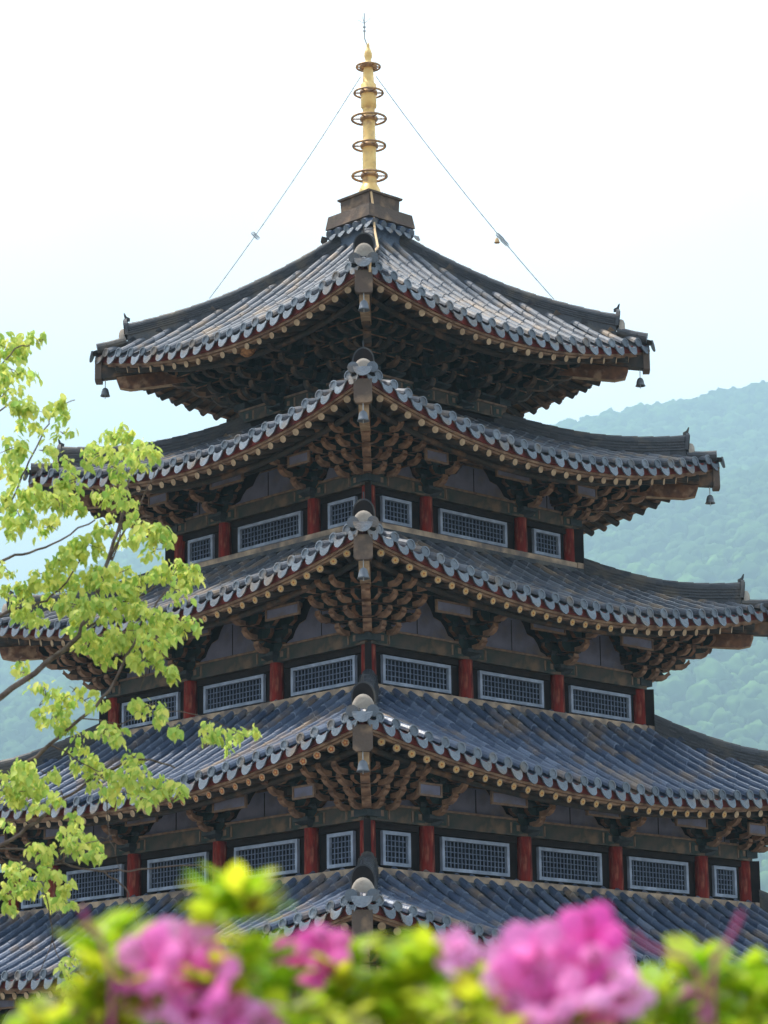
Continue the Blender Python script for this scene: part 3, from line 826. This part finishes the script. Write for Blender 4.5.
# leaf clusters (pixel centre, half sizes, amount)
CL=[(12,345,24,16,1),(38,340,12,8,.6),(10,368,18,10,1),(8,385,12,10,.6),(24,372,14,8,.5),(5,398,8,8,.4),
 (30,408,18,12,1),(60,408,14,14,1),(22,420,10,6,.5),(62,432,10,7,.8),(35,425,8,6,.4),
 (12,448,16,14,1),(10,470,14,12,1),(25,490,18,14,1),(45,450,12,8,.7),(65,460,12,8,.8),(22,515,16,14,.9),(6,500,10,14,.8),(8,530,10,14,.8),(40,505,10,10,.5),
 (50,525,14,10,.8),(75,480,16,9,1),(60,485,10,6,.5),(100,455,20,12,1),(118,440,18,14,1),(140,455,20,14,1),(95,445,12,8,.6),(118,470,12,8,.8),
 (108,492,14,10,.9),(125,497,14,10,.9),(140,520,16,10,.6),(60,500,20,12,.8),(75,505,14,8,.8),
 (85,545,20,16,1),(105,525,14,12,.9),(130,540,12,10,.6),(150,530,16,12,.9),(165,535,14,8,.9),(155,550,12,8,.6),(60,560,18,14,1),(45,575,16,14,.9),(20,590,18,12,1),(25,605,16,10,.9),(8,570,10,10,.5),
 (60,590,24,16,1),(90,580,24,16,1),(115,575,20,14,1),(140,580,20,12,1),(175,570,24,12,1),(190,575,16,10,1),(175,590,12,8,.8),(35,617,16,7,.8),
 (75,605,20,14,1),(100,605,20,16,1),(125,605,20,14,1),(145,615,20,12,1),(170,620,18,10,1),(190,625,14,8,.9),
 (80,625,14,12,.9),(85,640,16,10,1),(105,640,22,14,1),(125,635,20,14,1),(155,640,18,12,1),(145,660,18,10,.9),(165,672,14,9,.9),(105,660,10,8,.8),(130,650,14,10,.9),
 (18,660,8,7,.5),(22,672,5,5,.4),(45,690,14,10,.5),(40,705,8,10,.5),(60,700,16,12,.8),(75,690,10,8,.5),(55,718,16,10,.9),(100,700,10,9,.5),(85,700,10,8,.5),
 (105,730,24,7,1),(62,725,14,8,.7),(120,737,8,7,.6),(145,705,18,9,.9),(155,715,10,7,.6),(175,728,10,5,.6),(215,733,14,9,1),(200,728,8,6,.6),(248,730,12,8,1),(228,742,8,6,.5),(80,745,14,8,.5),(135,755,14,7,.7),
 (20,770,20,14,1),(15,790,18,14,1),(40,805,10,8,.7),(30,785,18,10,.9),(90,765,20,10,1),(105,778,20,12,1),(120,790,16,8,.9),(135,775,16,10,.9),(150,785,20,12,1),(170,790,14,9,1),(142,800,12,7,.8),(60,795,12,8,.6),(75,810,8,8,.6),(8,822,9,5,.7),(48,772,12,7,.6),
 (75,835,16,14,1),(95,842,12,10,.8),(90,855,14,8,.7),(45,850,18,8,.8),(50,870,16,8,.9),(20,870,14,10,.8),(8,890,9,12,.9),(30,885,14,9,.9),(55,898,12,8,1),(65,885,10,8,.7),(72,900,8,5,.6),(12,905,10,6,.7),
 (70,970,12,10,.8),(66,990,8,12,.7),(72,955,8,6,.4)]
lm=[];tn=[]
dirs=[];ups=[];locs=[];scl=[]
fruits=[]
for (x,y,rx,ry,am) in CL:
    n=int((rx*ry)/2.05*am)+7
    dz0=random.uniform(-.35,.45)
    c=at(x,y,TD+dz0)-tp
    # small twig to each cluster
    for q in range(2):
        e=at(x+random.uniform(-.8,.8)*rx,y+random.uniform(-.6,.8)*ry,TD+dz0+random.uniform(-.1,.1))-tp
        mbB.tube([c+jit(.01),c.lerp(e,.5)+jit(.01),e],[.004,.003,.002],5,0)
    px=TD/FPX
    # sub-clusters of whorled leaves
    nb=max(2,int(n/9))
    for b in range(nb):
        rr=math.sqrt(random.random()); an=random.uniform(0,6.283)
        bx=x+math.cos(an)*rr*rx*.92; by=y+math.sin(an)*rr*ry*.92
        bc=at(bx,by,TD+dz0+random.uniform(-.12,.12))-tp
        for q in range(9):
            an=random.uniform(0,6.283); out=random.uniform(.2,1.0)
            dv=Vector((math.cos(an)*out,math.sin(an)*out,-random.uniform(.35,1.3)))
            locs.append(bc+jit(.018)); dirs.append(dv); ups.append((random.gauss(0,.5),-.6+random.gauss(0,.4),1)); scl.append(random.uniform(.03,.085))
            tn.append(min(1,max(0,random.gauss(.45,.3))))
        if random.random()<.6: fruits.append(bc)
tw=mbB.build('twigs',['bark'],tree); tw['kind']='stuff'
rot=rotmats(np.array([tuple(v) for v in dirs]),np.array(ups,float)); s=np.array(scl)[:,None,None]
m4=np.concatenate([rot*s,np.array([tuple(v) for v in locs])[:,:,None]],2)
fo=bulk('foliage',LEAF_V,LEAF_F,m4,'leaf',np.array(tn),tree)
# rest of the crown, above and beyond the left of the frame, hung on the same trunk
locs=[];dirs=[];ups=[];scl=[];tn=[]
for b in range(330):
    c=Vector((random.uniform(-2.2,1.4),random.uniform(-1.6,1.8),random.uniform(3.0,8.6)))
    x,y=pix(c+tp)
    if x>-25: continue
    for q in range(10):
        an=random.uniform(0,6.283); out=random.uniform(.2,1)
        locs.append(c+jit(.12)); dirs.append((math.cos(an)*out,math.sin(an)*out,-random.uniform(.3,1.2))); ups.append((random.gauss(0,.5),-.5,1)); scl.append(random.uniform(.06,.10)); tn.append(random.random()*.8)
rot=rotmats(np.array(dirs,float),np.array(ups,float)); s=np.array(scl)[:,None,None]
m4=np.concatenate([rot*s,np.array([tuple(v) for v in locs])[:,:,None]],2)
bulk('foliage',LEAF_V,LEAF_F,m4,'leaf',np.array(tn),tree)

# ------------------------------------------------------------------ azaleas close to the camera
AD=3.0
def azalea(x0,x1,label,flowers,leafc,depth,ytop):
    base=at((x0+x1)/2,1000,depth); base.z=0
    root=bpy.data.objects.new('azalea_bush',None); COL.objects.link(root); root.location=base
    tag(root,label,'bush','azalea bushes in the foreground')
    # stems
    for i in range(26):
        mb=MB()
        x=random.uniform(x0,x1); top=at(x,random.uniform(ytop(x)+15,1010),depth+random.uniform(-.12,.15))-base
        b=Vector((random.uniform(-.12,.12),random.uniform(-.12,.12),0)); mid=b.lerp(top,.55)+jit(.04)
        mb.tube([b,mid,top],[.011,.007,.003],6,0); mb.build('stem',['azstem'],root)
    L=[];D_=[];U=[];S_=[];tt=[]
    def whorl(c,n=6,up=.8,sc=(.030,.052),t0=.5):
        for q in range(n):
            an=random.uniform(0,6.283); L.append(c+jit(.006)); D_.append((math.cos(an),math.sin(an),random.uniform(.1,1.2)*up)); U.append((random.gauss(0,.3),-.3,1)); S_.append(random.uniform(*sc)); tt.append(min(1,max(0,random.gauss(t0,.3))))
    for i in range(int((x1-x0)*.27)):
        x=random.uniform(x0-6,x1+6); y=ytop(x)+random.random()**1.0*(1040-ytop(x)); dd=depth+random.uniform(-.13,.16)
        if random.random()<.15: continue
        whorl(at(x,y,dd)-base,t0=random.choice((.2,.5,.8)))
    for (x,y,n) in leafc:
        for q in range(n): whorl(at(x+random.gauss(0,9),y+random.gauss(0,8),depth-.08+random.uniform(-.04,.04))-base,5,.9,(.034,.052),.35)
    zt_=at(x0,1024,depth).z
    for i in range(420):  # lower part of the bush
        c=Vector((random.uniform(-.30,.30),random.uniform(-.2,.25),random.uniform(.25,zt_)))
        whorl(c,5)
    rot=rotmats(np.array([tuple(v) for v in D_],float),np.array(U,float)); s=np.array(S_)[:,None,None]
    m4=np.concatenate([rot*s,np.array([tuple(v) for v in L])[:,:,None]],2)
    bulk('foliage',LEAF_V,LEAF_F,m4,'azleaf',np.array(tt),root)
    # flowers: five wavy petals and stamens each
    for (x,y,sz,t) in flowers:
        c=at(x,y+12,depth-.12+random.uniform(-.03,.03))-base; sz*=.90
        mb=MB(); f=Vector((random.uniform(-.7,.7),-1,random.uniform(.0,.9))).normalized()
        ux=f.cross(Vector((0,0,1))).normalized(); uy=ux.cross(f)
        ph=random.random()*6
        for k in range(5):
            an=ph+k*2*math.pi/5; rdir=ux*math.cos(an)+uy*math.sin(an); sdir=-ux*math.sin(an)+uy*math.cos(an)
            nU,nV=5,5; vs=[]
            for i in range(nU):
                s_=i/(nU-1); w=.36*math.sin(math.pi*(.12+.76*s_))*1.1
                for j in range(nV):
                    q=-1+2*j/(nV-1)
                    p=rdir*(s_*1.0)+f*(.55*(1-s_)**0+(-.75*(1-s_)**1.5)+.0)+sdir*(q*w*(1+.35*s_))+f*(-.12*q*q+.05*math.sin(7*q+k+3*s_))-f*(.30*s_**3)
                    vs.append(c+p*sz)
            mb.add(vs,[(i*nV+j,(i+1)*nV+j,(i+1)*nV+j+1,i*nV+j+1) for i in range(nU-1) for j in range(nV-1)],0,min(1,max(0,t+random.gauss(0,.15))))
        for k in range(6):
            an=random.random()*6.28; e=c+(f*1.0+(ux*math.cos(an)+uy*math.sin(an))*.28)*sz*.9
            mb.tube([c-f*.1*sz,c+f*.5*sz,e],[.0008,.0007,.0009],4,1)
        mb.tube([c-f*.75*sz,c-f*.1*sz],[.0025,.0055],6,0)
        mb.build('flower',['petal','bud'],root,True)
yt=lambda pts:(lambda x: float(np.interp(x,[p[0] for p in pts],[p[1] for p in pts])))
prof=yt([(0,1040),(55,1020),(80,985),(110,950),(125,975),(150,985),(200,975),(225,945),(262,950),(290,1008),(330,1006),(360,1000),(400,998),(430,998),(460,998),(480,1005),(510,1010),(560,1020),(600,1005),(640,1008),(680,996),(700,992),(740,1002),(768,996)])
azalea(30,300,'azalea bush with a large full pink bloom, left side of the foreground',
  [(150,952,.046,.35),(185,945,.050,.75),(208,972,.048,.2),(158,985,.044,.85),(192,1000,.046,.5),(228,1012,.044,.6),(262,1018,.036,.5)],
  [(225,908,3),(240,893,3),(262,912,3),(212,925,1),(118,945,3),(105,965,3),(88,1000,2),(120,985,3)],3.0,prof)
azalea(290,470,'azalea bush with one deep magenta bloom under the near roof corner',
  [(302,952,.042,.0),(325,940,.036,.25),(455,940,.030,.8),(465,962,.034,.9)],
  [(352,972,3),(405,962,3),(432,972,3),(380,992,3),(345,1004,3),(415,995,3)],3.15,prof)
azalea(450,625,'azalea bush with the biggest cluster of open pink blooms, right of centre',
  [(508,962,.042,.75),(535,948,.046,.5),(548,985,.048,.65),(575,955,.050,.15),(590,925,.040,.1),(600,968,.046,.55),(620,985,.038,.9),(522,1008,.044,.75),(590,1012,.048,.6),(556,1018,.036,.8)],
  [(490,1000,2),(472,995,3),(642,1000,2)],2.9,prof)
azalea(620,790,'azalea bush almost all lime green leaves at the right edge',
  [(688,985,.018,.9),(700,1000,.016,.9)],
  [(655,995,3),(690,975,4),(702,965,2),(735,995,3),(762,985,4),(640,1008,2),(675,1010,3)],3.1,prof)
# loose pink budding shoots nearer the lens
def shoot(pts,dist,label):
    P=[at(x,y,dist) for x,y in pts]; base=P[-1].copy(); g=Vector((base.x,base.y+.02,0))
    Q=[g-g]+[p-g for p in reversed(P)]
    mb=MB(); mb.tube([Vector((0,0,0)),Q[1]+Vector((0,.0,-.1))]+Q[1:],[.003,.0022]+[.0026]*(len(Q)-2)+[.003],6,0); o=mb.build('azalea_shoot',['bud'],smooth=True); o.location=g
    for p in Q[-3:]:
        pass
    tag(o,label,'shoot')
shoot([(742,912),(734,930),(726,945),(716,955),(712,990)],2.7,'thin pink azalea shoot at far right edge')
shoot([(634,932),(645,945),(665,952),(690,960),(702,985)],2.7,'arching pink azalea shoot right of the big bloom cluster')
shoot([(82,908),(88,925),(100,938),(112,975)],2.7,'pink azalea shoot left of the large bloom')

# ------------------------------------------------------------------ ground and hills
def grid_mesh(name,xs,ys,fn,matn):
    vs=[(x,y,fn(x,y)) for y in ys for x in xs]; nx=len(xs)
    fs=[(j*nx+i,j*nx+i+1,(j+1)*nx+i+1,(j+1)*nx+i) for j in range(len(ys)-1) for i in range(nx-1)]
    me=bpy.data.meshes.new(name); me.from_pydata(vs,[],fs); me.materials.append(M[matn]); me.polygons.foreach_set('use_smooth',[True]*len(fs)); return link(name,me)
g=grid_mesh('ground',np.linspace(-7000,7000,40),np.linspace(-600,8200,30),lambda x,y:0.0,'ground'); tag(g,kind='structure')
crest_px=[(-500,700),(-200,650),(0,612),(90,582),(165,552),(300,520),(420,490),(570,448),(620,438),(700,430),(768,422),(900,410),(1200,400)]
HD=4500.0
OFFC=33
def crest_z(x_at):   # x at distance HD -> height
    px=384+CX+FPX*x_at/(HD*1.0)
    y=float(np.interp(px,[p[0] for p in crest_px],[p[1] for p in crest_px]))
    # elevation angle
    el=math.atan((512-y)/FPX)+PITCH
    return math.tan(el)*HD
near_px=[(-500,760),(0,700),(160,640),(420,600),(560,560),(620,530),(700,505),(768,490),(1000,470),(1300,450)]
ND=3300.0
def near_z(x_at):
    px=384+CX+FPX*x_at/ND; y=float(np.interp(px,[p[0] for p in near_px],[p[1] for p in near_px]))
    return math.tan(math.atan((512-y)/FPX)+PITCH)*ND
def hillz(x,y):
    D=y+50
    f=x/max(D,1)
    zc=crest_z(f*HD)-OFFC; zn=near_z(f*ND)-27
    def sm(t): t=max(0,min(1,t)); return t*t*(3-2*t)
    if D<ND: z=zn*sm((D-1350)/(ND-1350))
    else:
        za=zn*(1-.06*sm((D-ND)/300))-max(0,D-ND-300)*.4
        zb=zc*math.sin(math.pi/2*min(1,(D-ND*.72)/(HD-ND*.72))) if D<HD else zc*(1-sm((D-HD)/2700)*.8)
        z=max(za,zb)
    nzv=noise.fractal(Vector((x*.0023,y*.0023,0)),1,2,4)*24*sm((D-1500)/600)
    return max(z+nzv,-2)
h=grid_mesh('hill',np.linspace(-3300,3300,140),np.linspace(1200,8000,160),hillz,'hill'); tag(h,kind='structure')
h['label']='high wooded hill fading into blue haze behind the pagoda'
# forest canopy on the hill
bm_v=[];
import bmesh
def blob(seed):
    bm=bmesh.new(); bmesh.ops.create_icosphere(bm,subdivisions=3,radius=1)
    for v in bm.verts:
        n=noise.fractal(v.co*1.6+Vector((seed*7,0,0)),1,2,4); n2=noise.noise(v.co*4.5+Vector((0,seed*5,0)))
        v.co*=1+.38*n+.20*n2
        v.co.z*=.85
    vs=[tuple(v.co) for v in bm.verts]; fs=[tuple(q.index for q in f.verts) for f in bm.faces]; bm.free(); return vs,fs
cand=[]
for D in np.arange(1725,4560,16):
    half=(384+110)/FPX*D
    for x in np.arange(-half,half,14.5):
        X=x+random.uniform(-10,10); DD=D+random.uniform(-10,10); z=hillz(X,DD-50)
        px_,py_=pix((X,DD-50,z))
        if py_>1000 or z<-1: continue
        if 280<px_<480 and py_>430: continue
        cand.append((X,DD-50,z))
random.shuffle(cand)
print('forest trees',len(cand))
nvar=3
for_parts=[]
allm=[[] for _ in range(nvar)]; allt=[[] for _ in range(nvar)]
for i,(x,y,z) in enumerate(cand):
    s=random.choice((1,1,1.35))*random.uniform(5.5,11); a=random.uniform(0,6.28); c,s_=math.cos(a),math.sin(a); q=s*random.uniform(.9,1.35)
    allm[i%nvar].append([[s*c,-s*s_,0,x],[s*s_,s*c,0,y],[0,0,q,z+q*.55]]); 
    allt[i%nvar].append(min(1,max(0,.42+.55*noise.noise(Vector((x*.004,y*.004,3)))+random.gauss(0,.28))))
forest=None
for i in range(nvar):
    vs,fs=blob(i+1)
    o=bulk('forest',vs,fs,np.array(allm[i]),'forest',np.array(allt[i]),None,True)
    if forest is None: forest=o
    else:
        o.parent=forest; o.name='canopy'; o['kind']='stuff'
tag(forest,'dense hazy forest covering the hillside behind the pagoda','forest',kind='stuff')

# ------------------------------------------------------------------ haze
mb=MB(); mb.box((0,3800,780),(14400,9200,1566))
hz=bpy.data.objects.new('haze',mb.mesh('haze',[])); COL.objects.link(hz); tag(hz,kind='stuff'); hz['label']='pale blue summer haze'; hz['category']='haze'
m=bpy.data.materials.new('haze'); m.use_nodes=True; nt=m.node_tree; nt.nodes.remove(nt.nodes['Principled BSDF'])
v=nt.nodes.new('ShaderNodeVolumePrincipled'); v.inputs['Density'].default_value=.00041; v.inputs['Color'].default_value=(.55,.84,1.0,1); v.inputs['Anisotropy'].default_value=0
nt.links.new(v.outputs[0],nt.nodes['Material Output'].inputs['Volume']); hz.data.materials.clear(); hz.data.materials.append(m)

# ------------------------------------------------------------------ light
SUN_EL,SUN_AZ=R(66),R(-72)      # azimuth: compass-like, from +Y clockwise
w=bpy.data.worlds.new('World'); scene.world=w; w.use_nodes=True; nt=w.node_tree; N=nt.nodes; L=nt.links
bg=N['Background']; bg.inputs['Strength'].default_value=.10
sky=N.new('ShaderNodeTexSky'); sky.sky_type='NISHITA'; sky.sun_disc=False; sky.sun_elevation=SUN_EL; sky.sun_rotation=SUN_AZ; sky.air_density=1.2; sky.dust_density=2.0; sky.ozone_density=1.5
tc=N.new('ShaderNodeTexCoord'); nz=N.new('ShaderNodeTexNoise'); nz.inputs['Scale'].default_value=3.0; nz.inputs['Detail'].default_value=5; nz.inputs['Roughness'].default_value=.45
L.new(tc.outputs['Generated'],nz.inputs['Vector'])
mr=N.new('ShaderNodeMapRange'); mr.inputs['From Min'].default_value=.36; mr.inputs['From Max'].default_value=.60; mr.inputs['To Min'].default_value=.72; L.new(nz.outputs['Fac'],mr.inputs['Value'])
sx=N.new('ShaderNodeSeparateXYZ'); L.new(tc.outputs['Generated'],sx.inputs[0])
my=N.new('ShaderNodeMapRange'); my.inputs['From Min'].default_value=-.5; my.inputs['From Max'].default_value=.7; my.inputs['To Min'].default_value=.12; my.inputs['To Max'].default_value=1.0; L.new(sx.outputs['Y'],my.inputs['Value'])
mm=N.new('ShaderNodeMath'); mm.operation='MULTIPLY'; L.new(mr.outputs[0],mm.inputs[0]); L.new(my.outputs[0],mm.inputs[1])
mx=N.new('ShaderNodeMix'); mx.data_type='RGBA'; L.new(mm.outputs[0],mx.inputs['Factor']); L.new(sky.outputs[0],mx.inputs['A']); mx.inputs['B'].default_value=(18.0,18.3,18.6,1)
L.new(mx.outputs['Result'],bg.inputs['Color'])
sd=bpy.data.lights.new('sun','SUN'); sd.energy=3.6; sd.angle=R(4); sd.color=(1,.95,.87); so=bpy.data.objects.new('sun',sd); COL.objects.link(so)
dv=Vector((math.sin(SUN_AZ)*math.cos(SUN_EL),math.cos(SUN_AZ)*math.cos(SUN_EL),math.sin(SUN_EL)))
so.rotation_euler=dv.to_track_quat('Z','Y').to_euler()
scene.view_settings.view_transform='Standard'; scene.view_settings.look='None'; scene.view_settings.gamma=1; scene.view_settings.exposure=1.27
scene.render.engine='CYCLES'
scene.cycles.volume_max_steps=64; scene.cycles.max_bounces=8
